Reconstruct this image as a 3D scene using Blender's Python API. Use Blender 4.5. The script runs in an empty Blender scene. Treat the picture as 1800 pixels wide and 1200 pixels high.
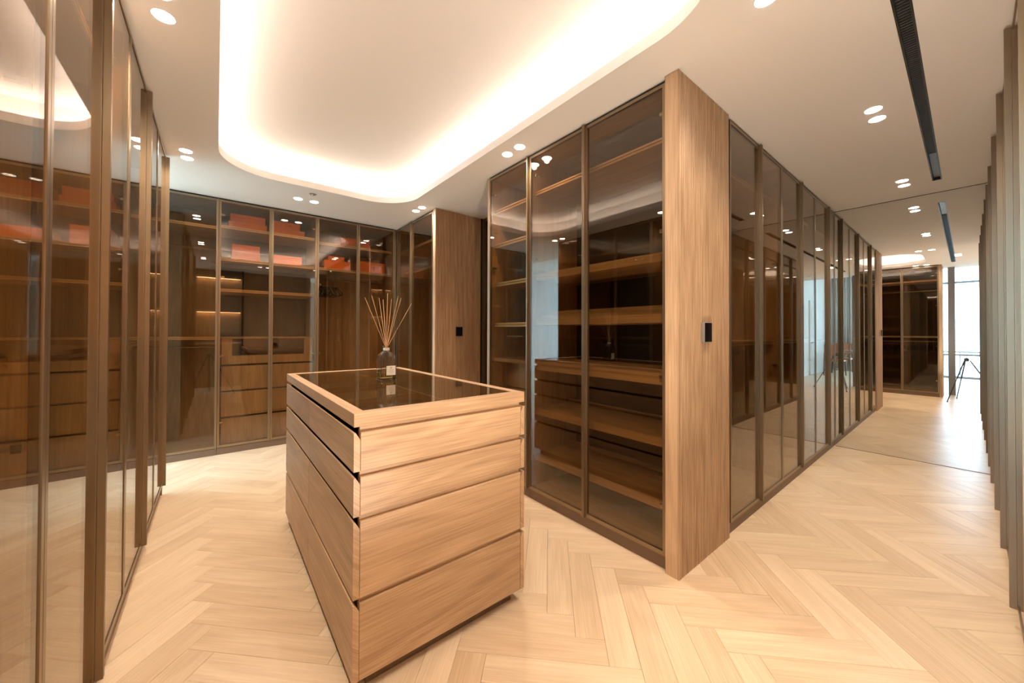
import bpy, bmesh, math, random
from mathutils import Vector, Matrix
random.seed(7)
SC = bpy.context.scene
COL = SC.collection
PI = math.pi

# ------------------------------------------------------------------ camera
cam_d = bpy.data.cameras.new('camera_view')
cam = bpy.data.objects.new('camera_view', cam_d); COL.objects.link(cam)
Fv = Vector((0.62263352, 0.78244918, 0.01003887))
Rv = Vector((0.78246218, -0.62268843, 0.00347342))
Uv = Vector((-0.00896886, -0.00569237, 0.99994358))
cam.matrix_world = Matrix(((Rv.x, Uv.x, -Fv.x, 0), (Rv.y, Uv.y, -Fv.y, 0), (Rv.z, Uv.z, -Fv.z, 1.3), (0, 0, 0, 1)))
cam_d.sensor_width = 36; cam_d.lens = 644.19 / 1800 * 36
cam_d.shift_x = (900 - 891.84) / 1800; cam_d.shift_y = -(600 - 576.41) / 1800
cam_d.clip_start = 0.02; cam_d.clip_end = 3000
SC.camera = cam

# ------------------------------------------------------------------ light and exposure
W = bpy.data.worlds.new('sky'); SC.world = W; W.use_nodes = True
bg = W.node_tree.nodes['Background']; bg.inputs[0].default_value = (0.48, 0.74, 1.0, 1); bg.inputs[1].default_value = 12.5
SC.view_settings.view_transform = 'Standard'; SC.view_settings.look = 'None'
SC.view_settings.gamma = 1; SC.view_settings.use_curve_mapping = False
SC.view_settings.exposure = 0.62
SPOT_W = 18.0
SPOT_COL = (1.0, 0.82, 0.64)
COVE_E = 12.5
COVE_COL = (1.0, 0.87, 0.79)
cy = SC.cycles
cy.max_bounces = 10; cy.diffuse_bounces = 8; cy.glossy_bounces = 7; cy.transmission_bounces = 6
cy.transparent_max_bounces = 28; cy.caustics_reflective = True; cy.blur_glossy = 0.6; cy.caustics_refractive = False
cy.sample_clamp_indirect = 6.0; cy.use_denoising = True

def portal(name, loc, rot, sx, sy):
    l = bpy.data.lights.new(name, 'AREA'); l.shape = 'RECTANGLE'; l.size = sx; l.size_y = sy
    l.cycles.is_portal = True
    o = bpy.data.objects.new(name, l); COL.objects.link(o); o.location = loc; o.rotation_euler = rot
def fill_uplight(name, loc, watts, size_deg=156):
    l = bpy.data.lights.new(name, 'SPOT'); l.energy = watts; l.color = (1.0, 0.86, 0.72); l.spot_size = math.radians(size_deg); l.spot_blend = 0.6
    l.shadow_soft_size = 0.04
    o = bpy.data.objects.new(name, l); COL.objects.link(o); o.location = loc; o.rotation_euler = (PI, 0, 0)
fill_uplight('added_ceiling_fill', (0.65, 0.20, 0.20), 68)  # added unseen fill light that brightens the ceiling, not a fitting of the room
portal('window_daylight', (-5.45, 3.95, 1.7), (0, -PI/2, 0), 3.2, 9.9)

# ------------------------------------------------------------------ materials
def newmat(name):
    m = bpy.data.materials.new(name); m.use_nodes = True
    return m, m.node_tree, m.node_tree.nodes['Principled BSDF']
def plain(name, col, rough=0.5, metal=0.0, spec=0.5, bump=0.0, bscale=200.0):
    m, nt, p = newmat(name)
    p.inputs['Base Color'].default_value = (*col, 1); p.inputs['Roughness'].default_value = rough
    p.inputs['Metallic'].default_value = metal; p.inputs['Specular IOR Level'].default_value = spec
    if bump:
        n = nt.nodes.new('ShaderNodeTexNoise'); n.inputs['Scale'].default_value = bscale
        b = nt.nodes.new('ShaderNodeBump'); b.inputs['Strength'].default_value = bump; b.inputs['Distance'].default_value = 0.002
        nt.links.new(n.outputs['Fac'], b.inputs['Height']); nt.links.new(b.outputs[0], p.inputs['Normal'])
    return m
def wood(name, c_dark, c_light, rough=0.45, grain=1.0, tint=0.12, rings=0.5, coat=0.0):
    """oak: grain runs along U of the piece's own UV; attribute 'rnd' shifts tone piece by piece"""
    m, nt, p = newmat(name); N = nt.nodes; L = nt.links
    uv = N.new('ShaderNodeUVMap'); at = N.new('ShaderNodeAttribute'); at.attribute_name = 'rnd'
    sep = N.new('ShaderNodeSeparateXYZ'); L.new(uv.outputs[0], sep.inputs[0])
    mz = N.new('ShaderNodeMath'); mz.operation = 'MULTIPLY'; mz.inputs[1].default_value = 37.0; L.new(at.outputs['Fac'], mz.inputs[0])
    def comb(su, sv):
        a = N.new('ShaderNodeMath'); a.operation = 'MULTIPLY'; a.inputs[1].default_value = su; L.new(sep.outputs[0], a.inputs[0])
        b = N.new('ShaderNodeMath'); b.operation = 'MULTIPLY'; b.inputs[1].default_value = sv; L.new(sep.outputs[1], b.inputs[0])
        c = N.new('ShaderNodeCombineXYZ'); L.new(a.outputs[0], c.inputs[0]); L.new(b.outputs[0], c.inputs[1]); L.new(mz.outputs[0], c.inputs[2])
        return c
    fine = N.new('ShaderNodeTexNoise'); fine.inputs['Scale'].default_value = 1; fine.inputs['Detail'].default_value = 4
    L.new(comb(4, 190).outputs[0], fine.inputs['Vector'])
    broad = N.new('ShaderNodeTexNoise'); broad.inputs['Scale'].default_value = 1; broad.inputs['Detail'].default_value = 2
    L.new(comb(1.1, 9).outputs[0], broad.inputs['Vector'])
    # cathedral figure: rings of a stretched noise
    ring = N.new('ShaderNodeTexNoise'); ring.inputs['Scale'].default_value = 1; ring.inputs['Detail'].default_value = 1
    L.new(comb(0.8, 5.5).outputs[0], ring.inputs['Vector'])
    rm = N.new('ShaderNodeMath'); rm.operation = 'MULTIPLY'; rm.inputs[1].default_value = 46; L.new(ring.outputs['Fac'], rm.inputs[0])
    sn = N.new('ShaderNodeMath'); sn.operation = 'SINE'; L.new(rm.outputs[0], sn.inputs[0])
    def mad(src, k, add=None):
        q = N.new('ShaderNodeMath'); q.operation = 'MULTIPLY_ADD'; q.inputs[1].default_value = k
        L.new(src, q.inputs[0])
        if add is None: q.inputs[2].default_value = 0.0
        elif isinstance(add, float): q.inputs[2].default_value = add
        else: L.new(add, q.inputs[2])
        return q.outputs[0]
    s = mad(sn.outputs[0], 0.22 * rings, 0.5 - 0.8 * grain - 0.45 - tint * 1.5)
    s = mad(fine.outputs['Fac'], 1.6 * grain, s)
    s = mad(broad.outputs['Fac'], 0.9, s)
    s = mad(at.outputs['Fac'], tint * 3, s)
    mix = N.new('ShaderNodeMix'); mix.data_type = 'RGBA'; mix.clamp_factor = True
    L.new(s, mix.inputs['Factor']); mix.inputs['A'].default_value = (*c_dark, 1); mix.inputs['B'].default_value = (*c_light, 1)
    L.new(mix.outputs['Result'], p.inputs['Base Color'])
    p.inputs['Roughness'].default_value = rough; p.inputs['Coat Weight'].default_value = coat
    b = N.new('ShaderNodeBump'); b.inputs['Strength'].default_value = 0.12; b.inputs['Distance'].default_value = 0.001
    L.new(fine.outputs['Fac'], b.inputs['Height']); L.new(b.outputs[0], p.inputs['Normal'])
    return m
def emit(name, col, e):
    m, nt, p = newmat(name)
    p.inputs['Base Color'].default_value = (*col, 1); p.inputs['Emission Color'].default_value = (*col, 1); p.inputs['Emission Strength'].default_value = e
    return m
def pane(name, tint, ior=1.55, rough=0.0):
    """flat sheet glass: tinted straight-through light, Fresnel mirror reflection on either face"""
    m = bpy.data.materials.new(name); m.use_nodes = True; nt = m.node_tree; N = nt.nodes; L = nt.links
    N.remove(N['Principled BSDF']); out = N['Material Output']
    t = N.new('ShaderNodeBsdfTransparent'); t.inputs[0].default_value = (*tint, 1)
    g = N.new('ShaderNodeBsdfGlossy'); g.inputs['Color'].default_value = (1, 1, 1, 1); g.inputs['Roughness'].default_value = rough
    geo = N.new('ShaderNodeNewGeometry'); i = N.new('ShaderNodeMapRange'); L.new(geo.outputs['Backfacing'], i.inputs['Value'])
    i.inputs['To Min'].default_value = ior; i.inputs['To Max'].default_value = 1 / ior
    f = N.new('ShaderNodeFresnel'); L.new(i.outputs[0], f.inputs['IOR'])
    x = N.new('ShaderNodeMixShader'); L.new(f.outputs[0], x.inputs[0]); L.new(t.outputs[0], x.inputs[1]); L.new(g.outputs[0], x.inputs[2])
    L.new(x.outputs[0], out.inputs['Surface'])
    return m

M = {}
M['oak'] = wood('oak_veneer', (0.40, 0.245, 0.135), (0.68, 0.46, 0.275), 0.42)
M['oak_in'] = wood('oak_interior', (0.28, 0.175, 0.09), (0.48, 0.33, 0.185), 0.45, tint=0.08)
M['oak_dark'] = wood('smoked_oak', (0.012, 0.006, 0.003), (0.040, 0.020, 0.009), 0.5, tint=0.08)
M['floor'] = wood('floor_oak', (0.66, 0.48, 0.30), (0.90, 0.72, 0.51), 0.30, grain=0.75, tint=0.15, rings=0.4)
M['paint'] = plain('ceiling_paint', (0.91, 0.89, 0.86), 0.75, spec=0.25, bump=0.03, bscale=350)
M['wall'] = plain('wall_paint', (0.78, 0.78, 0.77), 0.7, spec=0.25, bump=0.03, bscale=350)
M['bronze'] = plain('bronze_metal', (0.31, 0.228, 0.145), 0.33, metal=0.85, bump=0.04, bscale=500)
M['bronze_d'] = plain('dark_bronze_metal', (0.14, 0.095, 0.065), 0.4, metal=0.7)
M['plinth'] = plain('plinth_bronze', (0.20, 0.13, 0.085), 0.45, metal=0.4)
M['black'] = plain('black_metal', (0.012, 0.012, 0.013), 0.45)
M['velvet'] = plain('black_velvet', (0.008, 0.008, 0.009), 0.9)
M['chrome'] = plain('chrome', (0.8, 0.8, 0.8), 0.15, metal=1.0)
M['silver'] = plain('silver_plastic', (0.42, 0.40, 0.38), 0.35, metal=0.5)
M['screen'] = plain('black_glass', (0.006, 0.006, 0.008), 0.08)
M['glass'] = pane('bronze_glass', (0.82, 0.735, 0.61), 1.62)
M['topglass'] = pane('smoked_glass', (0.80, 0.75, 0.66), 1.7)
M['clear'] = pane('clear_glass', (0.97, 0.98, 0.98), 1.3)
M['orange'] = plain('orange_card', (0.93, 0.22, 0.012), 0.6, bump=0.05, bscale=600)
M['orange_l'] = plain('orange_card_lid', (0.96, 0.24, 0.014), 0.6, bump=0.05, bscale=600)
M['felt'] = plain('tray_lining', (0.22, 0.155, 0.095), 0.9, bump=0.1, bscale=900)
M['mirror'] = plain('mirror_silver', (0.80, 0.80, 0.765), 0.0, metal=1.0)
M['mirror_edge'] = plain('mirror_edge', (0.10, 0.08, 0.06), 0.4)
M['lamp'] = emit('lamp_face', (1.0, 0.93, 0.85), 22.0)
M['led'] = emit('led_strip', COVE_COL, COVE_E)
M['led_w'] = emit('warm_led', (1.0, 0.62, 0.30), 16.0)
M['curtain'] = plain('curtain_cloth', (0.72, 0.71, 0.69), 0.9)
M['grey'] = plain('grey_metal', (0.25, 0.25, 0.26), 0.4, metal=0.3)
M['brass'] = plain('pale_brass', (0.72, 0.54, 0.33), 0.28, metal=0.9)
M['louvre'] = plain('louvre_metal', (0.09, 0.09, 0.095), 0.4, metal=0.3)
M['leather'] = plain('tan_leather', (0.45, 0.18, 0.08), 0.5)
M['reed'] = plain('reed_wood', (0.78, 0.50, 0.27), 0.7)
M['label'] = plain('paper_label', (0.85, 0.80, 0.70), 0.7)
M['ink'] = plain('label_ink', (0.45, 0.38, 0.28), 0.7)
M['haze'] = plain('hazy_city', (0.42, 0.46, 0.45), 0.9)

# ------------------------------------------------------------------ mesh builder
class MB:
    def __init__(s): s.v = []; s.f = []; s.uv = []; s.r = []
    def quad(s, pts, uvs, r):
        b = len(s.v); s.v += [tuple(p) for p in pts]; s.f.append(tuple(range(b, b + len(pts)))); s.uv += uvs; s.r.append(r)
    def box(s, x0, x1, y0, y1, z0, z1, g=2, r=None):
        """axis box; g = grain axis for the UVs"""
        r = random.random() if r is None else r
        ou, ov = r * 13.7, r * 7.3
        P = [(x0, y0, z0), (x1, y0, z0), (x1, y1, z0), (x0, y1, z0), (x0, y0, z1), (x1, y0, z1), (x1, y1, z1), (x0, y1, z1)]
        F = [((0, 3, 2, 1), 2), ((4, 5, 6, 7), 2), ((0, 1, 5, 4), 1), ((2, 3, 7, 6), 1), ((1, 2, 6, 5), 0), ((3, 0, 4, 7), 0)]
        b = len(s.v); s.v += P
        for idx, n in F:
            s.f.append(tuple(b + i for i in idx)); s.r.append(r)
            ax = [a for a in (0, 1, 2) if a != n]
            if g in ax: u, w = g, [a for a in ax if a != g][0]
            else: u, w = ax
            s.uv += [(P[i][u] + ou, P[i][w] + ov + n * 0.31) for i in idx]
        return s
    def prism(s, poly, z0, z1, r=0.5, axis=2):
        """extrude a polygon (counter-clockwise in the plane) along an axis"""
        n = len(poly); b = len(s.v)
        def mk(p, z): return (p[0], p[1], z) if axis == 2 else ((p[0], z, p[1]) if axis == 1 else (z, p[0], p[1]))
        s.v += [mk(p, z0) for p in poly] + [mk(p, z1) for p in poly]
        fs = [tuple(b + i for i in reversed(range(n))), tuple(b + n + i for i in range(n))]
        for i in range(n):
            j = (i + 1) % n; fs.append((b + i, b + j, b + n + j, b + n + i))
        for f in fs:
            if axis == 1: f = tuple(reversed(f))
            s.f.append(f); s.r.append(r); s.uv += [(s.v[k][0], s.v[k][1] + s.v[k][2]) for k in f]
        return s
    def tube(s, p, q, r0, r1=None, n=8, cap=True):
        r1 = r0 if r1 is None else r1
        p, q = Vector(p), Vector(q); d = (q - p).normalized()
        a = d.orthogonal().normalized(); c = d.cross(a); b = len(s.v)
        for o, r in ((p, r0), (q, r1)):
            for i in range(n):
                t = 2 * PI * i / n; s.v.append(tuple(o + a * r * math.cos(t) + c * r * math.sin(t)))
        for i in range(n):
            j = (i + 1) % n; s.f.append((b + i, b + j, b + n + j, b + n + i)); s.r.append(.5); s.uv += [(0, i / n), (0, j / n), (1, j / n), (1, i / n)]
        if cap:
            for f in (tuple(b + i for i in reversed(range(n))), tuple(b + n + i for i in range(n))):
                s.f.append(f); s.r.append(.5); s.uv += [(0, 0)] * n
        return s
    def path(s, pts, r, n=6):
        for a, b in zip(pts, pts[1:]): s.tube(a, b, r, n=n)
        return s
    def lathe(s, prof, c=(0, 0, 0), n=28):
        b = len(s.v); m = len(prof)
        for (r, z) in prof:
            for i in range(n):
                t = 2 * PI * i / n; s.v.append((c[0] + r * math.cos(t), c[1] + r * math.sin(t), c[2] + z))
        for k in range(m - 1):
            for i in range(n):
                j = (i + 1) % n
                s.f.append((b + k * n + i, b + k * n + j, b + (k + 1) * n + j, b + (k + 1) * n + i)); s.r.append(.5); s.uv += [(0, 0)] * 4
        return s
    def mesh(s, name):
        m = bpy.data.meshes.new(name); m.from_pydata(s.v, [], s.f)
        uv = m.uv_layers.new(name='UVMap')
        flat = [c for t in s.uv for c in t]
        if len(flat) == 2 * len(m.loops): uv.data.foreach_set('uv', flat)
        a = m.attributes.new('rnd', 'FLOAT', 'FACE'); a.data.foreach_set('value', s.r)
        m.update(); return m
    def build(s, name, mat, parent=None, bevel=0.0, smooth=False):
        o = bpy.data.objects.new(name, s.mesh(name)); COL.objects.link(o)
        o.data.materials.append(M[mat] if isinstance(mat, str) else mat)
        if parent: o.parent = parent
        if smooth:
            o.data.shade_smooth()
        if bevel:
            b = o.modifiers.new('edge', 'BEVEL'); b.width = bevel; b.segments = 1; b.limit_method = 'ANGLE'
        return o
def tag(o, label=None, cat=None, group=None, kind=None):
    if label: o['label'] = label
    if cat: o['category'] = cat
    if group: o['group'] = group
    if kind: o['kind'] = kind
    return o
def thing(name, loc, rz=0.0, label=None, cat=None, group=None):
    o = bpy.data.objects.new(name, None); COL.objects.link(o); o.location = loc; o.rotation_euler = (0, 0, rz)
    o.empty_display_size = 0.1
    return tag(o, label, cat, group)
def structure(o, label, cat):
    return tag(o, label, cat, None, 'structure')
def copy_tree(o, parent=None):
    c = o.copy(); COL.objects.link(c); c.parent = parent
    for ch in list(o.children): copy_tree(ch, c)
    return c

H = 2.70
XM = 5.594          # mirror plane
# ------------------------------------------------------------------ floor: herringbone boards
BW, BL = 0.1215, 0.6075
S2 = math.sqrt(2)
def clip(poly, ax, val, keep_less):
    out = []
    for i, p in enumerate(poly):
        q = poly[(i + 1) % len(poly)]
        ip = (p[ax] <= val) if keep_less else (p[ax] >= val); iq = (q[ax] <= val) if keep_less else (q[ax] >= val)
        if ip: out.append(p)
        if ip != iq:
            t = (val - p[ax]) / (q[ax] - p[ax]); out.append((p[0] + t * (q[0] - p[0]), p[1] + t * (q[1] - p[1])))
    return out
FX0, FX1, FY0, FY1 = -5.7, XM + 0.01, -2.3, 9.0
fl = MB(); fl.box(FX0, FX1, FY0, FY1, -0.10, -0.0165, g=0)
floor_o = structure(fl.build('floor', 'plinth'), 'pale oak herringbone floor through dressing room and corridor', 'floor')
boards = []
for i in range(-90, 90):
    for j in range(-9, 9):
        a0 = 1.7185 - i * BW; b0 = -0.006 + i * BW + j * 2 * BL
        for kind in (0, 1):
            if kind == 0: A0, A1, B0, B1 = a0, a0 + BL, b0, b0 + BW
            else: A0, A1, B0, B1 = a0 + BL, a0 + BL + BW, b0, b0 + BL
            ca, cb = (A0 + A1) / 2, (B0 + B1) / 2
            cx, cyy = (ca + cb) / S2, (ca - cb) / S2
            if not (FX0 - .5 < cx < FX1 + .5 and FY0 - .5 < cyy < FY1 + .5): continue
            boards.append((A0, A1, B0, B1, kind, cx, cyy))
def board_mesh(mb, bd, r):
    A0, A1, B0, B1, kind, cx, cyy = bd
    def poly(ins):
        p = [(A0 + ins, B0 + ins), (A0 + ins, B1 - ins), (A1 - ins, B1 - ins), (A1 - ins, B0 + ins)]
        p = [((a + b) / S2, (a - b) / S2) for a, b in p]
        for ax, v, k in ((0, FX1, True), (0, FX0, False), (1, FY0, False), (1, FY1, True)): p = clip(p, ax, v, k) if p else p
        return p
    lo, hi = poly(0.0004), poly(0.0011)
    if len(lo) < 3 or len(hi) != len(lo): return False
    n = len(lo); b = len(mb.v)
    mb.v += [(x, y, -0.016) for x, y in lo] + [(x, y, -0.0010) for x, y in lo] + [(x, y, 0.0) for x, y in hi]
    def uvof(k):
        x, y, _ = mb.v[k]; a, c = (x + y) / S2, (x - y) / S2
        return ((a, c) if kind == 0 else (c, a))
    area = sum(lo[i][0] * lo[(i + 1) % n][1] - lo[(i + 1) % n][0] * lo[i][1] for i in range(n))
    fs = [tuple(b + 2 * n + i for i in range(n))]
    for l in (0, 1):
        for i in range(n):
            j = (i + 1) % n; fs.append((b + l * n + i, b + l * n + j, b + (l + 1) * n + j, b + (l + 1) * n + i))
    for f in fs:
        if area < 0: f = tuple(reversed(f))
        mb.f.append(f); mb.r.append(r); mb.uv += [(u + r * 17.3, v + r * 9.1) for u, v in map(uvof, f)]
    return True
def seen(bd):
    x, y = bd[5], bd[6]
    a = (-0.42 < x < 2.0 and 0.9 < y < 5.0) or (0.6 < x < XM and -0.2 < y < 1.05)
    if 0.50 < x < 1.08 and 1.5 < y < 2.8: a = False
    if -0.4 < x < 0.1 and y < 1.3: a = False
    return a
vis = sorted([b for b in boards if seen(b)], key=lambda b: math.hypot(b[5], b[6]))[:300]
vs = set(id(b) for b in vis)
rest = MB()
for b in boards:
    if id(b) not in vs: board_mesh(rest, b, random.random())
tag(rest.build('floor_board', 'floor', floor_o), kind='stuff')
for b in vis:
    m = MB()
    if board_mesh(m, b, random.random()): m.build('floor_board', 'floor', floor_o)

# ------------------------------------------------------------------ ceiling with cove and air slot
def rrect(x0, x1, y0, y1, r, n=12):
    pts = []
    for cx, cyy, a0 in ((x1 - r, y0 + r, -PI / 2), (x1 - r, y1 - r, 0), (x0 + r, y1 - r, PI / 2), (x0 + r, y0 + r, PI)):
        for k in range(n + 1):
            t = a0 + PI / 2 * k / n; pts.append((cx + r * math.cos(t), cyy + r * math.sin(t)))
    return pts
CV = (0.004, 1.652, 0.50, 4.00); CR = 0.42
SL = (-0.08, 5.14, 0.142, 0.192)
CEX0, CEX1, CEY0, CEY1 = -1.10, XM + 0.05, -2.2, 5.60
def holed(name, outer, holes, z, mat, parent=None, up=False, thick=0.0):
    bm = bmesh.new(); edges = []
    for loop in [outer] + holes:
        vs_ = [bm.verts.new((x, y, z)) for x, y in loop]
        edges += [bm.edges.new((vs_[i], vs_[(i + 1) % len(vs_)])) for i in range(len(vs_))]
    bmesh.ops.triangle_fill(bm, use_beauty=True, use_dissolve=False, edges=edges, normal=(0, 0, 1 if up else -1))
    me = bpy.data.meshes.new(name); bm.to_mesh(me); bm.free()
    o = bpy.data.objects.new(name, me); COL.objects.link(o); me.materials.append(M[mat]); o.parent = parent
    return o
outer = [(CEX0, CEY0), (CEX1, CEY0), (CEX1, CEY1), (CEX0, CEY1)]
lip = rrect(*CV, CR)
slot = [(SL[0], SL[2]), (SL[1], SL[2]), (SL[1], SL[3]), (SL[0], SL[3])]
ceil_o = structure(holed('ceiling', outer, [lip, slot], H, 'paint'), 'white plaster ceiling with a large rounded light cove', 'ceiling')
# lip of the cove: vertical edge, ledge behind it, far wall of the recess and the raised ceiling
LIPH = 0.062; OUT = 0.15; TOP = 2.93
def band(name, lo, hi, z0, z1, mat, parent, flip=False, smooth=True):
    mb = MB(); n = len(lo)
    mb.v += [(x, y, z0) for x, y in lo] + [(x, y, z1) for x, y in hi]
    for i in range(n):
        j = (i + 1) % n; f = (i, j, n + j, n + i)
        mb.f.append(tuple(reversed(f)) if flip else f); mb.r.append(.5); mb.uv += [(0, 0)] * 4
    return mb.build(name, mat, parent, smooth=smooth)
def off(d): return rrect(CV[0] - d, CV[1] + d, CV[2] - d, CV[3] + d, CR + d)
band('cove_lip', lip, lip, H, H + LIPH, 'paint', ceil_o, True)
band('cove_ledge', lip, off(OUT), H + LIPH, H + LIPH, 'paint', ceil_o, smooth=False)
band('cove_wall', off(OUT), off(OUT), H + LIPH, TOP, 'paint', ceil_o, True)
ct = holed('cove_ceiling', off(OUT), [], TOP, 'paint', ceil_o)
led = band('cove_led_strip', off(0.055), off(0.085), H + LIPH + 0.004, H + LIPH + 0.012, 'led', ceil_o, smooth=False)
led['label'] = 'glowing warm white light strip hidden on the cove ledge'
# dark air slot inside the cove's long side
mb = MB(); mb.box(-0.03 - 0.115, -0.142, 1.2, 1.75, 2.81, 2.855)
mb.build('air_slot', 'black', ceil_o)
# long black linear diffuser
t = thing('linear_diffuser', (SL[0], SL[2], H), 0, 'long narrow black slot diffuser let into the corridor ceiling', 'air vent')
sw, sh = SL[1] - SL[0], SL[3] - SL[2]
m = MB(); m.box(0, sw, -0.004, 0.004, -0.002, 0.06); m.box(0, sw, sh - 0.004, sh + 0.004, -0.002, 0.06)
m.box(-0.004, 0.004, 0, sh, -0.002, 0.06); m.box(sw - 0.004, sw + 0.004, 0, sh, -0.002, 0.06); m.build('frame', 'black', t)
m = MB(); m.box(0, sw, 0, sh, 0.055, 0.06); m.build('backing', 'black', t)
m = MB()
x = 0.02
while x < sw - 0.75:
    m.box(x, x + 0.005, 0.004, sh - 0.004, 0.010, 0.028); x += 0.022
tag(m.build('louvre', 'louvre', t), kind='stuff')
m = MB(); m.box(sw - 0.74, sw - 0.02, 0.006, sh - 0.006, 0.020, 0.024); m.build('blank_plate', 'louvre', t)

# ------------------------------------------------------------------ walls
def wall(name, x0, x1, y0, y1, z0, z1, mat, label, cat='wall', g=2):
    m_ = MB(); m_.box(x0, x1, y0, y1, z0, z1, g=g)
    return structure(m_.build(name, mat), label, cat)
m = MB(); m.box(XM, XM + 0.006, -0.16, 0.985, 0.004, H - 0.006)
mir = m.build('mirror', 'mirror'); tag(mir, 'full height wall mirror closing the end of the corridor', 'mirror')
for z0, z1 in ((H - 0.006, H - 0.0005), (0.0, 0.004)):
    m = MB(); m.box(XM - 0.002, XM + 0.004, -0.14, 0.955, z0, z1); m.build('edge_strip', 'mirror_edge', mir)
wall('wall_east', XM + 0.006, XM + 0.12, -2.2, 5.6, 0, H, 'wall', 'plain wall behind the corridor mirror')
wall('wall_north', -1.0, 2.75, 5.505, 5.60, 0, H, 'wall', 'plain wall behind the far wardrobes')
# wall south of the entrance with lit niche
nw = wall('wall_south', -1.40, 1.96, -1.17, -1.10, 0, H, 'oak', 'oak clad wall with lit shelves behind the camera')
wall('wall_south_2', 1.96, XM + 0.1, -2.2, -2.12, 0, H, 'wall', 'plain wall behind the corridor wardrobes')
# bedroom beyond
BZ = 3.35
wall('wall_west_2', -5.60, -1.40, -1.25, -1.12, 0, BZ, 'wall', 'white bedroom wall with panel doors')
wall('wall_header', -1.22, -1.10, -1.12, 9.0, H, BZ, 'wall', 'white bulkhead between bedroom and dressing room', 'wall')
wall('wall_north_2', -5.6, -1.0, 8.9, 9.0, 0, BZ, 'wall', 'white far wall of the bedroom')
wall('wall_east_2', -1.10, -1.0, 5.55, 8.9, 0, BZ, 'wall', 'white bedroom wall beside the window')
m = MB(); m.box(-5.7, -1.10, -1.25, 9.0, BZ, BZ + 0.1); structure(m.build('ceiling_2', 'paint'), 'white bedroom ceiling', 'ceiling')

# window wall: full height glazing at x = -5.6
def window(name, y0, y1, label):
    fr = MB(); X0, X1 = -5.64, -5.56
    fr.box(X0, X1, y0, y0 + .05, 0.02, BZ); fr.box(X0, X1, y1 - .05, y1, 0.02, BZ)
    fr.box(X0, X1, y0, y1, 0.0, 0.06); fr.box(X0, X1, y0, y1, BZ - .05, BZ); fr.box(X0, X1, y0, y1, 2.74, 2.80)
    o = structure(fr.build(name, 'grey'), label, 'window')
    for z0, z1 in ((0.06, 2.74), (2.80, BZ - .05)):
        p = MB(); p.box(-5.603, -5.597, y0 + .05, y1 - .05, z0, z1); p.build('window_pane', 'clear', o)
    return o
ys = [-1.12, 0.55, 2.2, 3.85, 5.5, 7.15, 8.9]
for k in range(6):
    window('window_%d' % (k + 1), ys[k], ys[k + 1], ['tall window beside the curtain and dining table', 'second tall window from the curtain', 'third tall window from the curtain', 'fourth tall window from the curtain', 'fifth tall window from the curtain', 'tall window in the far corner of the bedroom'][k])
# guard rail outside
t = thing('balcony_rail', (-5.95, 4, -0.1), 0, 'slim grey balcony rail outside the bedroom windows', 'railing')
m = MB(); m.tube((0, -5.2, 0.85), (0, 4.9, 0.85), 0.025); m.build('top_rail', 'grey', t)
for k in range(9):
    m = MB(); m.tube((0, -5.1 + k * 1.25, 0), (0, -5.1 + k * 1.25, 0.85), 0.015); m.build('post', 'grey', t)
m = MB(); m.box(-6.3, -5.65, -1.3, 9.2, -0.2, -0.1); structure(m.build('balcony_slab', 'wall'), 'pale balcony slab outside the windows', 'balcony')
m = MB(); m.box(-1500, -60, -900, 900, -75.2, -75); structure(m.build('ground', 'haze'), 'hazy pale ground far below the windows', 'ground')
rng = random.Random(3)
for k in range(10):
    yy = -60 + k * 22 + rng.uniform(-3, 3); xx = -330 - rng.uniform(0, 120); hh = 75 + rng.uniform(-12, 9)
    t = MB(); w_ = rng.uniform(8, 15)
    t.box(0, w_, 0, w_, 0, hh); t.box(w_ * .2, w_ * .7, w_ * .2, w_ * .7, hh, hh + 3)
    o = t.build('tower_block', 'haze'); o.location = (xx, yy, -75)
    tag(o, 'pale hazy tower block on the skyline beyond the bedroom windows', 'building', 'tower blocks on the hazy skyline')

# ------------------------------------------------------------------ wardrobes
DZ0, DZ1 = 0.075, 2.680
FW = 0.019
def shelf(par, x0, x1, y0, y1, z1, t=0.030, edge=True, mat='oak_in', name='shelf', g=0):
    m_ = MB(); m_.box(x0, x1, y0 + (0.004 if edge else 0), y1, z1 - t, z1, g=g)
    o = m_.build(name, mat, par)
    if edge:
        e = MB(); e.box(x0, x1, y0 - 0.002, y0 + 0.004, z1 - t, z1 - t + 0.011); e.box(x0, x1, y0 - 0.002, y0 + 0.004, z1 - 0.011, z1)
        e.build('edge_strip', 'brass', o)
    return o
def drawer(par, x0, x1, y0, z0, z1, mat='oak_in', glass=False):
    m_ = MB()
    if not glass:
        m_.box(x0, x1, y0, y0 + 0.02, z0, z1, g=2)
        return m_.build('drawer', mat, par, bevel=0.0015)
    e = 0.09; r = random.random()
    m_.box(x0, x0 + e, y0, y0 + 0.02, z0, z1, g=2, r=r); m_.box(x1 - e, x1, y0, y0 + 0.02, z0, z1, g=2, r=r); m_.box(x0 + e, x1 - e, y0, y0 + 0.02, z0, z0 + e, g=2, r=r)
    d = m_.build('drawer', mat, par)
    g_ = MB(); g_.box(x0 + e, x1 - e, y0 + .008, y0 + .012, z0 + e, z1); g_.build('drawer_glass', 'topglass', d)
    return d
HANG = None
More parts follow.
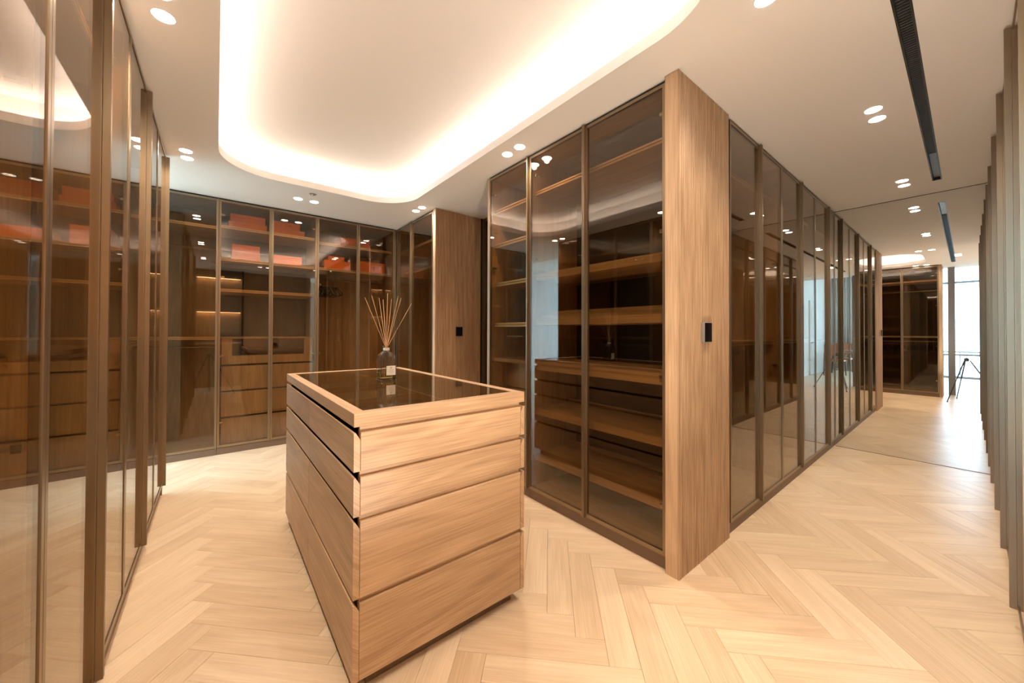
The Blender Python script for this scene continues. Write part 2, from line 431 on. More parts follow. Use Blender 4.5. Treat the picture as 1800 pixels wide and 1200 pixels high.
def make_hanger():
    t_ = thing('clothes_hanger', (0, 0, 0), 0)
    m_ = MB(); m_.path([(0, -0.21, -0.20), (0, -0.20, -0.185), (0, -0.02, -0.095), (0, 0.02, -0.095), (0, 0.20, -0.185), (0, 0.21, -0.20), (0, 0.19, -0.205), (0, -0.19, -0.205), (0, -0.21, -0.20)], 0.009, 5)
    m_.build('shoulder_bar', 'velvet', t_)
    m_ = MB(); pts = [(0, 0, -0.10), (0, 0, -0.045)]
    for k in range(7):
        a = -PI / 2 + PI * 1.35 * k / 6; pts.append((0, 0.021 * math.cos(a) if k else 0.0, -0.0 + 0.018 * math.sin(a) - 0.0))
    m_.path(pts, 0.0022, 5); m_.build('hook', 'chrome', t_)
    return t_
def hangers(par, local_pts, z, y, label, group):
    """hangers hang on the rod: top-level things"""
    global HANG
    mw = Matrix.Translation(par.location) @ Matrix.Rotation(par.rotation_euler.z, 4, 'Z')
    for x_ in local_pts:
        if HANG is None: HANG = make_hanger(); h_ = HANG
        else: h_ = copy_tree(HANG)
        w_ = mw @ Vector((x_, y, z)); h_.location = w_
        h_.rotation_euler = (0, 0, par.rotation_euler.z + rng.uniform(-0.08, 0.08))
        tag(h_, label, 'hanger', group)
def wardrobe(loc, rz, widths, label, depth=0.60, style='hang', fins=(), back='oak_dark', side_l=True, side_r=True, group=None, hinge_side=None):
    t_ = thing('wardrobe', (loc[0], loc[1], 0), rz, label, 'wardrobe', group)
    w = sum(widths); y0 = 0.024
    c = MB()
    c.box(0.001, 0.020, y0, depth, 0.07, 2.69); c.box(w - 0.020, w - 0.001, y0, depth, 0.07, 2.69)
    c.box(0.02, w - 0.02, y0, depth, 0.07, 0.095, g=0); c.box(0.02, w - 0.02, y0, depth, 2.665, 2.69, g=0)
    c.build('carcass', 'oak_in', t_)
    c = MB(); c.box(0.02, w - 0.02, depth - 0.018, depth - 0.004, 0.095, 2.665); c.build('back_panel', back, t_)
    c = MB(); c.box(0.001, w - 0.001, 0.012, depth - 0.05, 0.0, 0.069, g=0); c.build('plinth', 'plinth', t_)
    c = MB(); c.box(0.001, w - 0.001, 0.015, 0.10, 2.69, H - 0.001, g=0); c.build('top_filler', 'black', t_)
    x = 0.0
    for k, dw in enumerate(widths):
        a, b = x + 0.0015, x + dw - 0.0015; x += dw
        d = MB()
        d.box(a, a + FW, 0, 0.022, DZ0, DZ1); d.box(b - FW, b, 0, 0.022, DZ0, DZ1)
        d.box(a + FW, b - FW, 0, 0.022, DZ0, DZ0 + FW * 1.25, g=0); d.box(a + FW, b - FW, 0, 0.022, DZ1 - FW, DZ1, g=0)
        do = d.build('door', 'bronze', t_)
        g_ = MB(); g_.box(a + FW, b - FW, 0.003, 0.007, DZ0 + FW * 1.25, DZ1 - FW); g_.build('door_glass', 'glass', do)
        for side in fins:
            if side[0] == k:
                f = MB()
                if side[1] == 'r': f.box(b - 0.008, b, -0.021, -0.0005, DZ0, DZ1)
                else: f.box(a, a + 0.008, -0.021, -0.0005, DZ0, DZ1)
                f.build('handle', 'bronze', do)
        hs = (hinge_side[k] if hinge_side else ('l' if k == 0 else 'r'))
        hx = a + FW if hs == 'l' else b - FW - 0.03
        for hz in (0.32, 1.02, 1.86, 2.52):
            hm = MB(); hm.box(hx, hx + 0.03, 0.024, 0.04, hz, hz + 0.02); hm.tube((hx + .015, 0.04, hz + .01), (hx + .015, 0.06, hz + .01), .009, n=8)
            hm.build('hinge', 'chrome', do)
    i0, i1, sy, ey = 0.021, w - 0.021, 0.055, depth - 0.02
    if style == 'hang':
        shelf(t_, i0, i1, sy, ey, 2.406); shelf(t_, i0, i1, sy, ey, 1.236)
        for z in (2.20, 1.125):
            r_ = MB(); r_.tube((i0, 0.32, z), (i1, 0.32, z), 0.012, n=12); r_.build('hanging_rail', 'bronze', t_)
    elif style == 'long':
        shelf(t_, i0, i1, sy, ey, 2.395); shelf(t_, i0, i1, sy, ey, 2.083)
        r_ = MB(); r_.tube((i0, 0.32, 1.97), (i1, 0.32, 1.97), 0.012, n=12); r_.build('hanging_rail', 'bronze', t_)
    elif style == 'chest':
        for z in (2.427, 2.079, 1.749): shelf(t_, i0, i1, sy, ey, z)
        shelf(t_, 0.03, w - 0.03, 0.045, ey, 1.232, t=0.016, edge=False, name='chest_top')
        drawer(t_, 0.034, w - 0.034, 0.055, 0.940, 1.213, glass=True)
        for z0, z1 in ((0.660, 0.918), (0.382, 0.640), (0.098, 0.362)): drawer(t_, 0.034, w - 0.034, 0.055, z0, z1)
        c = MB(); c.box(0.045, w - 0.045, 0.085, ey, 0.097, 0.935); c.box(0.045, w - 0.045, 0.30, ey, 0.936, 1.21); c.build('drawer_box', 'oak_dark', t_)
    elif style == 'trays':
        shelf(t_, i0, i1, sy, ey, 2.412)
        shelf(t_, i0, i1, sy, ey, 1.758, t=0.052, edge=False)
        s_ = shelf(t_, i0, i1, sy, ey, 1.408, t=0.054, edge=False, name='tray')
        m_ = MB(); m_.box(i0, i1, sy + 0.06, sy + 0.075, 1.409, 1.46, g=0); m_.build('tray_lip', 'oak_in', s_)
        s_ = shelf(t_, i0, i1, sy, ey, 1.066, t=0.066, edge=False, name='tray')
        m_ = MB()
        for q in (0.12, 0.24, 0.36): m_.box(i0, i1, sy + q, sy + q + .008, 1.0665, 1.078, g=0)
        m_.build('tray_divider', 'oak_in', s_)
        for z, th in ((0.701, 0.052), (0.349, 0.055)):
            s_ = shelf(t_, i0, i1, sy, ey, z, t=th, edge=False)
            m_ = MB(); m_.box(i0, i1, ey - .10, ey - .085, z + .0005, z + .03, g=0); m_.build('heel_bar', 'oak_in', s_)
    elif style == 'mixed':
        for z in (2.400, 2.091, 1.741, 1.379): shelf(t_, i0, i1, sy, ey, z, t=0.034)
        shelf(t_, i0, i1, sy, ey, 1.064, t=0.028, edge=False, name='chest_top')
        for z0, z1 in ((0.80, 1.03), (0.57, 0.79), (0.34, 0.56), (0.10, 0.33)): drawer(t_, 0.03, w - 0.03, 0.20, z0, z1)
    return t_
R90, RM90 = PI / 2, -PI / 2
# far wall (faces -y)
BY = 4.887
u1 = wardrobe((-0.460, BY), 0, [0.476], 'glass wardrobe with two rails at the left end of the far wall', style='hang', back='oak_in', fins=[(0, 'r')], hinge_side=['l'])
u2 = wardrobe((0.016, BY), 0, [0.468, 0.468], 'glass wardrobe with a four drawer oak chest and orange boxes', style='chest', fins=[(0, 'r'), (1, 'l')])
u3 = wardrobe((0.952, BY), 0, [0.478, 0.478], 'glass hanging wardrobe in the far right corner behind the reed diffuser', style='long', fins=[(0, 'r'), (1, 'l')], back='oak_in')
m = MB(); m.box(1.9085, 1.930, BY + 0.001, BY + 0.03, 0.07, 2.69); m.box(1.9085, 1.930, BY+.02, BY + 0.6, 0.0, 2.69)
tag(m.build('corner_post', 'bronze'), 'bronze corner post where the far wardrobes meet the short return', 'post')
# short return (faces -x)
u4 = wardrobe((1.936, 4.880), RM90, [0.480, 0.590], 'narrow glass wardrobe between the far corner and the ribbed oak panel', style='long', fins=[(0, 'r'), (1, 'l')], depth=0.58)
# left run (faces +x)
LXX = -0.320
ly = [(3.455, [0.515], 'glass wardrobe door unit at the far end of the left wall', ['l'], [(0, 'r')]),
      (2.425, [0.515, 0.515], 'glass wardrobe on the left wall, second unit from the far end', None, [(0, 'r'), (1, 'l')]),
      (1.395, [0.515, 0.515], 'glass wardrobe nearest the left edge of the photo', None, [(0, 'r'), (1, 'l')]),
      (0.365, [0.515, 0.515], 'glass wardrobe with black hangers, seen only in the corridor mirror', None, [(0, 'r'), (1, 'l')])]
left_units = []
for y, ws, lab, hs, fn in ly:
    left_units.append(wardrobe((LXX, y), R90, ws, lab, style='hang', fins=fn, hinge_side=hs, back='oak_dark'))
m = MB(); m.box(-0.921, -0.3205, 0.322, 0.364, 0, 2.69); tag(m.build('end_panel', 'oak_in'), 'plain oak end panel closing the left wardrobes near the camera', 'panel')
m = MB(); m.box(-0.921, -0.3205, 3.971, 3.990, 0, 2.69); tag(m.build('end_panel', 'oak_in'), 'thin oak end panel at the far end of the left wardrobes', 'panel')
# centre block (faces -x) and corridor run (faces -y)
BX = 1.930
wardrobe((BX, 2.155), RM90, [0.560, 0.565], 'two door glass wardrobe with thick oak trays beside the ribbed corner', style='trays', fins=[(0, 'r'), (1, 'l')], depth=0.565)
wardrobe((BX, 2.700), RM90, [0.545], 'single door glass wardrobe with thin shelves at the far end of the centre block', style='mixed', fins=[(0, 'r')], depth=0.565, hinge_side=['l'])
m = MB(); m.box(1.932, 2.50, 2.701, 2.72, 0, 2.69); tag(m.build('end_panel', 'oak'), 'oak end panel at the passage end of the centre block', 'panel')
RY = 0.955
cr = [(2.600, [0.535, 0.535], 'corridor glass wardrobe beside the ribbed end panel', None, [(0, 'r'), (1, 'l')]),
      (3.670, [0.530, 0.530], 'middle glass wardrobe of the corridor run', None, [(0, 'r'), (1, 'l')]),
      (4.730, [0.530, 0.328], 'corridor glass wardrobe touching the mirror', None, [(0, 'r'), (1, 'l')])]
for x, ws, lab, hs, fn in cr:
    wardrobe((x, RY), 0, ws, lab, style='hang', fins=fn, hinge_side=hs)
# right run (faces +y)
rx = [4.99, 4.26, 3.53, 2.80, 2.07]
xe = XM - 0.003
names = ['right wall wardrobe touching the corridor mirror', 'right wall wardrobe, second from the mirror', 'right wall wardrobe, third from the mirror',
         'right wall wardrobe, fourth from the mirror', 'right wall wardrobe nearest the camera']
for k, x in enumerate(rx):
    wardrobe((xe, -0.130), PI, [xe - x - (0.0 if k else 0)], names[k], style='hang', fins=[(0, 'r'), (0, 'l')], hinge_side=['l'], depth=0.58)
    xe = x
m = MB(); m.box(2.000, 2.066, -0.71, -0.131, 0, 2.69); tag(m.build('end_panel', 'bronze'), 'bronze end panel at the near end of the right wall wardrobes', 'panel')

# ribbed oak panels
def ribbed(name, x0, x1, yf, depth, label, solid, pitch=0.0182):
    m_ = MB(); m_.box(x0, x1, yf + 0.0105, yf + depth, 0.0, H - 0.004)
    o = tag(m_.build(name, 'oak'), label, 'panel')
    r_ = MB(); x = x0 + solid; rr = random.random()
    r_.box(x0, x - 0.004, yf, yf + 0.0100, 0.0, H - 0.004, r=rr)
    while x + pitch - 0.004 < x1:
        w_ = pitch * 0.60
        r_.prism([(x, yf + 0.0100), (x, yf + 0.002), (x + w_ * .2, yf), (x + w_ * .8, yf), (x + w_, yf + 0.002), (x + w_, yf + 0.0100)], 0.0, H - 0.004, r=rr + rng.uniform(-.04, .04))
        # rewrite the UVs so that the grain runs up the rib
        x += pitch
    n = 0
    o2 = r_.build('rib', 'oak', o)
    uvl = o2.data.uv_layers[0].data; me = o2.data
    for lp in me.loops:
        c = me.vertices[lp.vertex_index].co; uvl[lp.index].uv = (c.z, c.x * 0.6 + c.y)
    tag(o2, kind='stuff')
    return o
# end of the centre block, returning at the corner
ribbed('ribbed_panel', 1.909, 2.566, 0.947, 0.076, 'ribbed light oak end panel of the centre block with black thermostat', 0.022)
ribbed('ribbed_panel', 1.936, 2.56, 3.744, 0.060, 'far ribbed oak panel between the return wardrobe and the passage door', 0.020)
m = MB(); m.box(2.567, 2.599, 1.01, 1.5, 0, 2.69); tag(m.build('shadow_gap_filler', 'bronze_d'), 'dark recessed strip between ribbed panel and corridor wardrobes', 'panel')
m = MB(); m.box(2.500, 2.56, 1.03, 2.72, 0, 2.69); structure(m.build('wall_core', 'oak_dark'), 'dark backing wall inside the centre block', 'wall')
m = MB(); m.box(2.561, XM, 1.56, 1.66, 0, 2.69); structure(m.build('wall_core_2', 'wall'), 'plain wall behind the corridor wardrobes', 'wall')
# passage door at the right of the gap
d1 = MB(); d1.box(2.60, 2.64, 2.74, 3.743, 0.0, 2.66)
d1 = structure(d1.build('door_1', 'oak_dark'), 'dark oak door in the passage behind the centre block', 'door')
m = MB(); m.box(2.575, 2.599, 3.70, 3.743, 0, 2.69); m.box(2.575, 2.599, 2.73, 2.76, 0, 2.69); m.box(2.575, 2.599, 2.76, 3.70, 2.65, 2.69); m.build('door_frame', 'bronze', d1)
m = MB(); m.box(2.566, 2.599, 3.60, 3.606, 0.9, 1.6); m.build('door_handle', 'bronze', d1)

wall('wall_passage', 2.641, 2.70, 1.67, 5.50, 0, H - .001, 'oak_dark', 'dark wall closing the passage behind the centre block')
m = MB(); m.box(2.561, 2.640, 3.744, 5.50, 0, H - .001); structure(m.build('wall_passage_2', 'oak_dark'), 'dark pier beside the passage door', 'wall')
# thermostats
def thermostat(x, y, label):
    t_ = thing('thermostat', (x, y, 1.243), 0, label, 'thermostat', None)
    m_ = MB(); m_.box(0, 0.094, -0.020, 0.0, 0, 0.115); m_.build('housing', 'silver', t_, bevel=0.002)
    m_ = MB(); m_.box(0.003, 0.091, -0.0225, -0.0202, 0.003, 0.112); m_.build('screen', 'screen', t_)
thermostat(2.163, 0.9468, 'black glass thermostat on the ribbed corner panel facing the corridor')
thermostat(2.192, 3.7438, 'black thermostat on the far ribbed panel near the diffuser')

# ------------------------------------------------------------------ orange boxes
def obox(x0, x1, z0, z1, label, y=5.00, d=0.28, group='orange boxes on the top shelves'):
    t_ = thing('orange_box', ((x0 + x1) / 2, y + d / 2, z0 + 0.0005), rng.uniform(-0.01, 0.01), label, 'box', group)
    w, h = (x1 - x0) / 2, z1 - z0 - 0.001
    lid = min(0.045, h * 0.42)
    m_ = MB(); m_.box(-w + .002, w - .002, -d / 2 + .002, d / 2 - .002, 0, h - 0.003); m_.build('base', 'orange', t_)
    m_ = MB(); m_.box(-w, w, -d / 2, d / 2, h - lid, h); m_.build('lid', 'orange_l', t_, bevel=0.0015)
obox(0.099, 0.451, 2.427, 2.503, 'wider lower orange box of the left stack above the drawer chest')
obox(0.113, 0.435, 2.503, 2.585, 'upper orange box of the left stack on the top shelf')
obox(0.127, 0.387, 2.079, 2.165, 'lower orange box behind the left door on the second shelf')
obox(0.130, 0.385, 2.165, 2.252, 'upper orange box behind the left door on the second shelf')
obox(0.505, 0.833, 2.427, 2.500, 'wide lower orange box of the right stack above the drawer chest')
obox(0.512, 0.785, 2.500, 2.580, 'shorter upper orange box of the right stack on the top shelf')
obox(0.495, 0.807, 2.079, 2.185, 'single orange box on the second shelf behind the right chest door')
obox(1.241, 1.610, 2.395, 2.508, 'single wide orange box on the top shelf of the corner wardrobe')
obox(1.055, 1.370, 2.083, 2.194, 'larger orange box with a flat box on top, corner wardrobe second shelf', d=0.30)
obox(1.096, 1.290, 2.194, 2.250, 'small flat orange box resting on a larger orange box')
obox(1.480, 1.819, 2.083, 2.228, 'deep orange box at the right end of the second shelf')

hangers(u3, [0.08 + 0.022 * k for k in range(11)], 1.966, 0.32, 'black velvet hanger bunched at the left of the corner wardrobe rail', 'black hangers in the corner wardrobe')
hangers(left_units[3], [0.06 + 0.034 * k for k in range(27)], 1.121, 0.32, 'black velvet hanger on the lower rail seen in the mirror', 'black hangers on the lower rail of the mirrored wardrobe')

# ------------------------------------------------------------------ island
IX0, IX1, IY0, IY1 = 0.384, 1.180, 1.348, 2.905
isl = thing('dresser_island', ((IX0 + IX1) / 2, (IY0 + IY1) / 2, 0), 0, 'oak dresser island with smoked glass top and eight side drawers', 'dresser')
ox, oy = (IX0 + IX1) / 2, (IY0 + IY1) / 2
a, b = IX0 - ox, IX1 - ox; c, d = IY0 - oy, IY1 - oy
m = MB(); m.box(a + .075, b - .075, c + .0302, d - .0302, 0.062, 0.925, g=1); m.build('carcass', 'oak_dark', isl)  # dark colour stands in for the shade inside the drawer gaps
for y0, y1 in ((c + .0122, c + .03), (d - .03, d - .0122)):
    m = MB(); m.box(a + .0235, b - .0235, y0, y1, 0.062, 0.9595, g=0); m.build('end_backing', 'oak', isl)
m = MB(); m.box(a + .06, b - .045, c + .045, d - .045, 0.0, 0.061); m.build('plinth', 'plinth', isl)
rows = [(0.802, 0.939), (0.643, 0.781), (0.353, 0.624), (0.062, 0.334)]
split = 2.13 - oy
for z0, z1 in rows:
    e = MB(); e.box(a + .0235, b - .0235, c, c + .0115, z0, z1 + (0.0 if z1 > .9 else .0), g=0); e.build('end_board', 'oak', isl, bevel=0.0012)
    e = MB(); e.box(a + .0235, b - .0235, d - .0115, d, z0, z1, g=0); e.build('end_board', 'oak', isl, bevel=0.0012)
    for y0, y1 in ((c, split - .002), (split + .002, d)):
        for sgn in (0, 1):
            # front with bevelled top edge: grip lip
            if sgn == 0: pl = [(a, z0), (a + .022, z0), (a + .022, z1 - .026), (a + .007, z1), (a, z1)]
            else: pl = [(b - .022, z0), (b, z0), (b, z1), (b - .007, z1), (b - .022, z1 - .026)]
            dm = MB(); rr = random.random()
            dm.prism(pl, y0, y1, r=rr, axis=1)
            o = dm.build('drawer', 'oak', isl)
            uvl = o.data.uv_layers[0].data
            for lp in o.data.loops:
                co = o.data.vertices[lp.vertex_index].co; uvl[lp.index].uv = (co.y + rr * 11, co.z + co.x * 0.9 + rr * 5)
# rim frame
m = MB(); RW = 0.044; rr = 0.35
m.box(a, b, c, c + RW, 0.960, 1.008, g=0, r=rr); m.box(a, b, d - RW, d, 0.960, 1.008, g=0, r=.6)
m.box(a, a + RW, c + RW, d - RW, 0.960, 1.008, g=1, r=.45); m.box(b - RW, b, c + RW, d - RW, 0.960, 1.008, g=1, r=.5)
m.build('top_frame', 'oak', isl, bevel=0.0008)
m = MB(); m.box(a + .075, b - .075, c + .0302, d - .0302, 0.9255, 0.9595, g=1); m.build('neck', 'oak_dark', isl)
m = MB()
m.box(a + RW, b - RW, c + RW, d - RW, 0.9598, 0.963); m.build('tray_lining', 'felt', isl)
m = MB(); xm = 0.79 - ox
m.box(xm - .008, xm + .008, c + RW, d - RW, 0.9632, 0.998, g=1, r=.7)
for yy in (2.135, 2.56, 1.70): m.box(a + RW, xm - .008, yy - oy - .006, yy - oy + .006, 0.9632, 0.997, g=0, r=.7)
for yy in (2.35,): m.box(xm + .008, b - RW, yy - oy - .006, yy - oy + .006, 0.9632, 0.997, g=0, r=.7)
m.build('tray_divider', 'oak', isl)
m = MB(); m.box(a + RW + .001, b - RW - .001, c + RW + .001, d - RW - .001, 0.9990, 1.0065); tag(m.build('glass_top', 'topglass', isl), 'smoked glass top')

# ------------------------------------------------------------------ reed diffuser
GZ = 1.0068
df = thing('reed_diffuser', (0.817, 2.215, GZ), -0.08, 'clear glass reed diffuser bottle with amber oil on the island', 'diffuser')
def superring(w, r, n=8):
    return rrect(-w, w, -w, w, r, n)
def loft(name, secs, mat, par, close_b=True, close_t=True, flip=False):
    mb = MB(); n = None
    for w, r, z in secs:
        p = superring(w, r); n = len(p); mb.v += [(x, y, z) for x, y in p]
    for k in range(len(secs) - 1):
        for i in range(n):
            j = (i + 1) % n; f = (k * n + i, k * n + j, (k + 1) * n + j, (k + 1) * n + i)
            mb.f.append(tuple(reversed(f)) if flip else f); mb.r.append(.5); mb.uv += [(0, 0)] * 4
    if close_b: mb.f.append(tuple(reversed(range(n)))); mb.r.append(.5); mb.uv += [(0, 0)] * n
    if close_t: mb.f.append(tuple((len(secs) - 1) * n + i for i in range(n))); mb.r.append(.5); mb.uv += [(0, 0)] * n
    o = mb.build(name, mat, par)
    return o
def real_glass(name, col, ior, dens=None):
    m_, nt_, p_ = newmat(name); p_.inputs['Base Color'].default_value = (*col, 1); p_.inputs['Roughness'].default_value = 0.0
    p_.inputs['Transmission Weight'].default_value = 1.0; p_.inputs['IOR'].default_value = ior
    return m_
M['bottle'] = real_glass('bottle_glass', (0.97, 0.97, 0.96), 1.45)
M['oil'] = real_glass('amber_oil', (1.0, 0.74, 0.22), 1.30)
outer = [(0.046, .016, 0), (0.0505, .017, .003), (0.0505, .019, .115), (0.0495, .023, .130), (0.0465, .027, .145), (0.040, .029, .157), (0.031, .0265, .166), (0.021, .0205, .172), (0.018, .0175, .176), (0.018, .0175, .196), (0.0215, .021, .198), (0.0215, .021, .204), (0.0145, .014, .205)]
inner = [(0.0145, .014, .204), (0.0145, .014, .176), (0.028, .0235, .163), (0.037, .026, .154), (0.0435, .024, .143), (0.0462, .020, .129), (0.0472, .016, .115), (0.0472, .014, .010), (0.043, .013, .008)]
mb = MB()
for w, rr_, z in outer + inner:
    p_ = superring(w, rr_); nn = len(p_); mb.v += [(x, y, z) for x, y in p_]
K = len(outer) + len(inner)
for k in range(K - 1):
    for i in range(nn):
        j = (i + 1) % nn; mb.f.append((k * nn + i, k * nn + j, (k + 1) * nn + j, (k + 1) * nn + i)); mb.r.append(.5); mb.uv += [(0, 0)] * 4
mb.f.append(tuple(reversed(range(nn)))); mb.r.append(.5); mb.uv += [(0, 0)] * nn
mb.f.append(tuple((K - 1) * nn + i for i in range(nn))); mb.r.append(.5); mb.uv += [(0, 0)] * nn
mb.build('bottle', 'bottle', df, smooth=False)
loft('oil', [(0.0425, .0125, .0084), (0.0468, .0135, .0104), (0.0468, .0135, .046)], 'oil', df)
m = MB(); m.lathe([(0.0186, .1775), (0.0186, .1935)], n=24); m.build('collar_label', 'label', df, smooth=True)
m = MB(); m.box(-0.012, 0.042, -0.0508, -0.0503, 0.030, 0.086); lb = m.build('label', 'label', df)
m = MB(); m.lathe([(0.0001, 0), (0.004, 0)], (0, 0, 0), 12)
m = MB(); m.box(0.010, 0.020, -0.0511, -0.0509, .070, .078)
for k, (x0, x1) in enumerate(((-.002, .032), (.002, .028), (-.004, .034), (.004, .026))): m.box(x0, x1, -0.0511, -0.0509, .062 - k * .006, .0635 - k * .006)
m.build('label_print', 'ink', lb)
tips = [(5, 112), (72, 90), (150, 102), (198, 112), (222, 58), (250, 112), (308, 80), (325, 95), (340, 97), (478, 137)]
for k, (tx, ty) in enumerate(tips):
    dx = (tx - 215) / 5.453 * 0.00348; dz = (560 - ty) / 5.453 * 0.00348
    dy = rng.uniform(-0.05, 0.05)
    p0 = Vector((dx * 0.06, dy * 0.06, 0.204)); p1 = Vector((dx, dy, 0.204 + dz)); q = p0 - (p1 - p0) * (0.185 / dz)
    s_ = 1.0
    while max(abs(q.x), abs(q.y)) > 0.040 and s_ > .1:
        s_ -= .05; q = p0 - (p1 - p0) * (0.185 / dz) * s_
    if q.z < .008: q = p0 + (q - p0) * ((p0.z - .009) / (p0.z - q.z))
    m = MB(); m.tube(q, p1, 0.0016, n=6); m.build('reed', 'reed', df)

# ------------------------------------------------------------------ ceiling fittings
lights = [((-0.195, 2.072), 'over the left aisle'), ((-0.195, 2.225), 'over the left aisle'), ((-0.195, 3.788), 'at the far left corner of the cove'), ((-0.195, 3.942), 'at the far left corner of the cove'),
          ((0.670, 4.408), 'above the drawer chest wardrobe'), ((0.823, 4.408), 'above the drawer chest wardrobe'), ((1.812, 3.991), 'by the return wardrobe'), ((1.812, 3.835), 'by the return wardrobe'),
          ((1.790, 2.257), 'above the centre block doors'), ((1.790, 2.108), 'above the centre block doors'), ((1.794, 0.370), 'above the corridor entrance'), ((1.794, 0.520), 'above the corridor entrance'),
          ((3.217, 0.362), 'halfway down the corridor'), ((3.374, 0.362), 'halfway down the corridor'), ((4.934, 0.369), 'in front of the mirror'), ((5.099, 0.369), 'in front of the mirror'),
          ((-0.195, 0.52), 'near the left wall end panel, mirrored only'), ((-0.195, 0.67), 'near the left wall end panel, mirrored only'),
          ((0.75, 0.10), 'above the camera, mirrored only'), ((0.90, 0.10), 'above the camera, mirrored only')]
ld = bpy.data.lights.new('downlight_lamp', 'SPOT'); ld.energy = SPOT_W; ld.color = SPOT_COL; ld.spot_size = math.radians(138); ld.spot_blend = 0.9; ld.shadow_soft_size = 0.02
ld2 = ld.copy(); ld2.energy = SPOT_W * 1.9; ld3 = ld.copy(); ld3.energy = SPOT_W * 0.75; ld4 = ld.copy(); ld4.energy = SPOT_W * 1.6
first = None
for k, ((x, y), where) in enumerate(lights):
    side = 'first' if k % 2 == 0 else 'second'
    if first is None:
        t = first = thing('downlight', (x, y, H))
        m = MB(); m.lathe([(0.0395, 0.0), (0.0415, -0.0015), (0.0430, -0.0005)], n=28); m.build('trim_ring', 'wall', t, smooth=True)
        m = MB(); m.prism([(0.0385 * math.cos(2 * PI * i / 28), 0.0385 * math.sin(2 * PI * i / 28)) for i in range(28)], -0.0025, -0.0010); m.build('lamp_face', 'lamp', t)
    else:
        t = copy_tree(first); t.location = (x, y, H)
    tag(t, 'round white downlight, %s of the pair %s' % (side, where), 'downlight', 'paired ceiling downlights')
    lo = bpy.data.objects.new('downlight_lamp', (ld2 if x > 2.5 else ld3) if y < 0.8 else (ld4 if x < 0 and y < 3 else ld)); COL.objects.link(lo); lo.location = (x, y, H - 0.02)
t = thing('sprinkler', (0.765, 4.162, H), 0, 'small round sprinkler plate beside the far ceiling downlights', 'sprinkler')
m = MB(); m.lathe([(0.0, -0.006), (0.028, -0.006), (0.034, -0.001)], n=20); m.build('plate', 'silver', t, smooth=True)
m = MB(); m.lathe([(0.0, -0.014), (0.010, -0.014), (0.010, -0.006)], n=12); m.build('head', 'chrome', t, smooth=True)

# lit niche shelves in the south wall
nb = thing('niche_shelves', (0.06, -1.10, 0), 0, 'oak niche with two warm lit shelves, seen reflected in the far glass', 'shelf')
for z in (2.52, 1.73, 1.0):
    m = MB(); m.box(-0.42, 0.42, 0.001, 0.26, z, z + 0.03, g=0); s_ = m.build('shelf', 'oak', nb)
    if z > 1.5:
        m = MB(); m.box(-0.40, 0.40, 0.015, 0.085, z - 0.004, z - 0.001); m.build('shelf_light', 'led_w', s_)
for x in (-0.45, 0.42):
    m = MB(); m.box(x, x + 0.03, 0.001, 0.28, 0, 2.69); m.build('side_panel', 'oak_dark', nb)

# ------------------------------------------------------------------ bedroom contents (seen in mirror and glass)
m = MB(); m.box(-1.075, -0.955, 0.165, 0.262, 0, H - .001); structure(m.build('pillar', 'grey'), 'slim grey pillar at the bedroom opening seen in the mirror', 'pillar')
for k, x in enumerate((-2.6, -3.9)):
    dr = MB(); dr.box(x, x + 0.85, -1.119, -1.085, 0.01, 2.3)
    o = structure(dr.build('door_%d' % (k + 2), 'wall'), ['white panelled bedroom door nearest the dressing room', 'white panelled bedroom door nearer the curtain'][k], 'door')
    m = MB(); m.box(x + .12, x + .73, -1.084, -1.078, 0.2, 1.0); m.box(x + .12, x + .73, -1.084, -1.078, 1.12, 2.15); m.build('panel', 'curtain', o)
    m = MB(); m.tube((x + .78, -1.085, 1.0), (x + .78, -1.04, 1.0), .01); m.tube((x + .78, -1.04, 1.0), (x + .68, -1.04, 1.0), .009); m.build('door_handle', 'black', o)
cm = MB(); n = 90; pts = []
for i in range(n + 1):
    y = -1.08 + 0.80 * i / n; pts.append((-5.42 + 0.045 * math.sin(i * 0.9) + 0.012 * math.sin(i * 2.3), y))
cm.v = [(x, y, 0.02) for x, y in pts] + [(x, y, BZ - .02) for x, y in pts]
for i in range(n):
    cm.f.append((i, i + 1, n + 2 + i, n + 1 + i)); cm.r.append(.5); cm.uv += [(0, 0)] * 4
cu = cm.build('curtain', 'curtain', smooth=True); sm = cu.modifiers.new('thickness', 'SOLIDIFY'); sm.thickness = 0.004
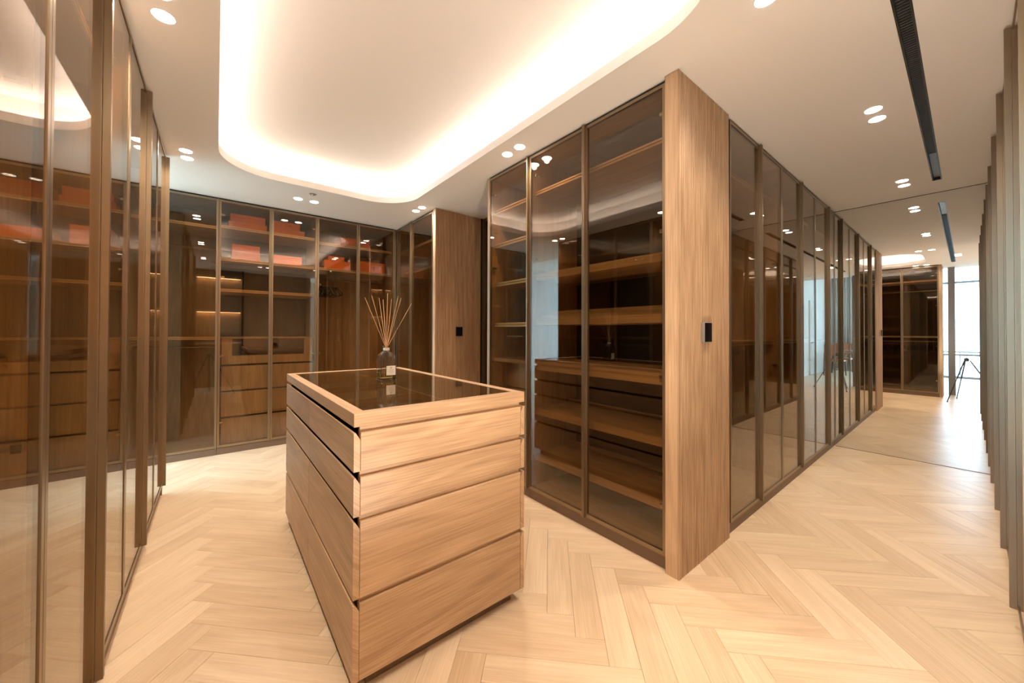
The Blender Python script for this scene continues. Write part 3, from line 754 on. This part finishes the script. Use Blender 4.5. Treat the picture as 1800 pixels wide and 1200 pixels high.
tag(cu, 'off white pleated floor length curtain in the bedroom corner', 'curtain')
tb = thing('dining_table', (-4.3, -0.20, 0), 0, 'dark narrow table near the bedroom window seen in the mirror', 'table')
m = MB(); m.box(-.34, .34, -.72, .72, .715, .755); m.build('tabletop', 'grey', tb)
for sx in (-.29, .29):
    for sy in (-.66, .66):
        m = MB(); m.tube((sx, sy, 0), (sx * .95, sy * .95, .7145), .018); m.build('leg', 'black', tb)
chf = None
for k, (x, y, rz) in enumerate(((-3.62, -.62, PI), (-4.93, -0.66, 0))):
    if chf is None:
        t = chf = thing('dining_chair', (x, y, 0), rz)
        m = MB(); m.box(-.22, .22, -.22, .22, .43, .48); m.build('seat', 'leather', t, bevel=.01)
        m = MB(); m.box(-.23, -.19, -.21, .21, .60, .95); m.build('backrest', 'leather', t, bevel=.01)
        for sx in (-.2, .2):
            for sy in (-.2, .2):
                m = MB(); m.tube((sx * 1.1, sy * 1.1, 0), (sx, sy, .4295 if sx > 0 else .94), .012); m.build('leg', 'black', t)
    else:
        t = copy_tree(chf); t.location = (x, y, 0); t.rotation_euler = (0, 0, rz)
    tag(t, ['tan leather dining chair on the wardrobe side of the dark table', 'tan leather dining chair between the dark table and the curtain'][k], 'chair', 'chairs round the dark table')
# camera tripod: stands under the viewpoint, seen in mirror and glass
tp = thing('tripod', (-0.10, 0.02, 0), 0, 'thin black camera tripod seen in the corridor mirror', 'tripod')
apex = Vector((0, 0, 0.80))
m = MB(); m.lathe([(0.0, -.04), (.03, -.04), (.034, 0.01), (.015, .03), (0.0, .03)], (0, 0, .80), 14); m.build('hub', 'black', tp)
for fx, fy in ((0.417, 0.23), (-0.31, 0.125), (0.0, -0.42)):
    m = MB(); p0 = Vector((fx * .10, fy * .10, 0.78)); p2 = Vector((fx, fy, 0.012)); p1 = p0.lerp(p2, .45)
    m.tube(p0, p1, .010); m.tube(p1, p2, .007); m.tube(p2, p2 - Vector((0, 0, .012)), .011, .011); m.build('leg', 'black', tp)
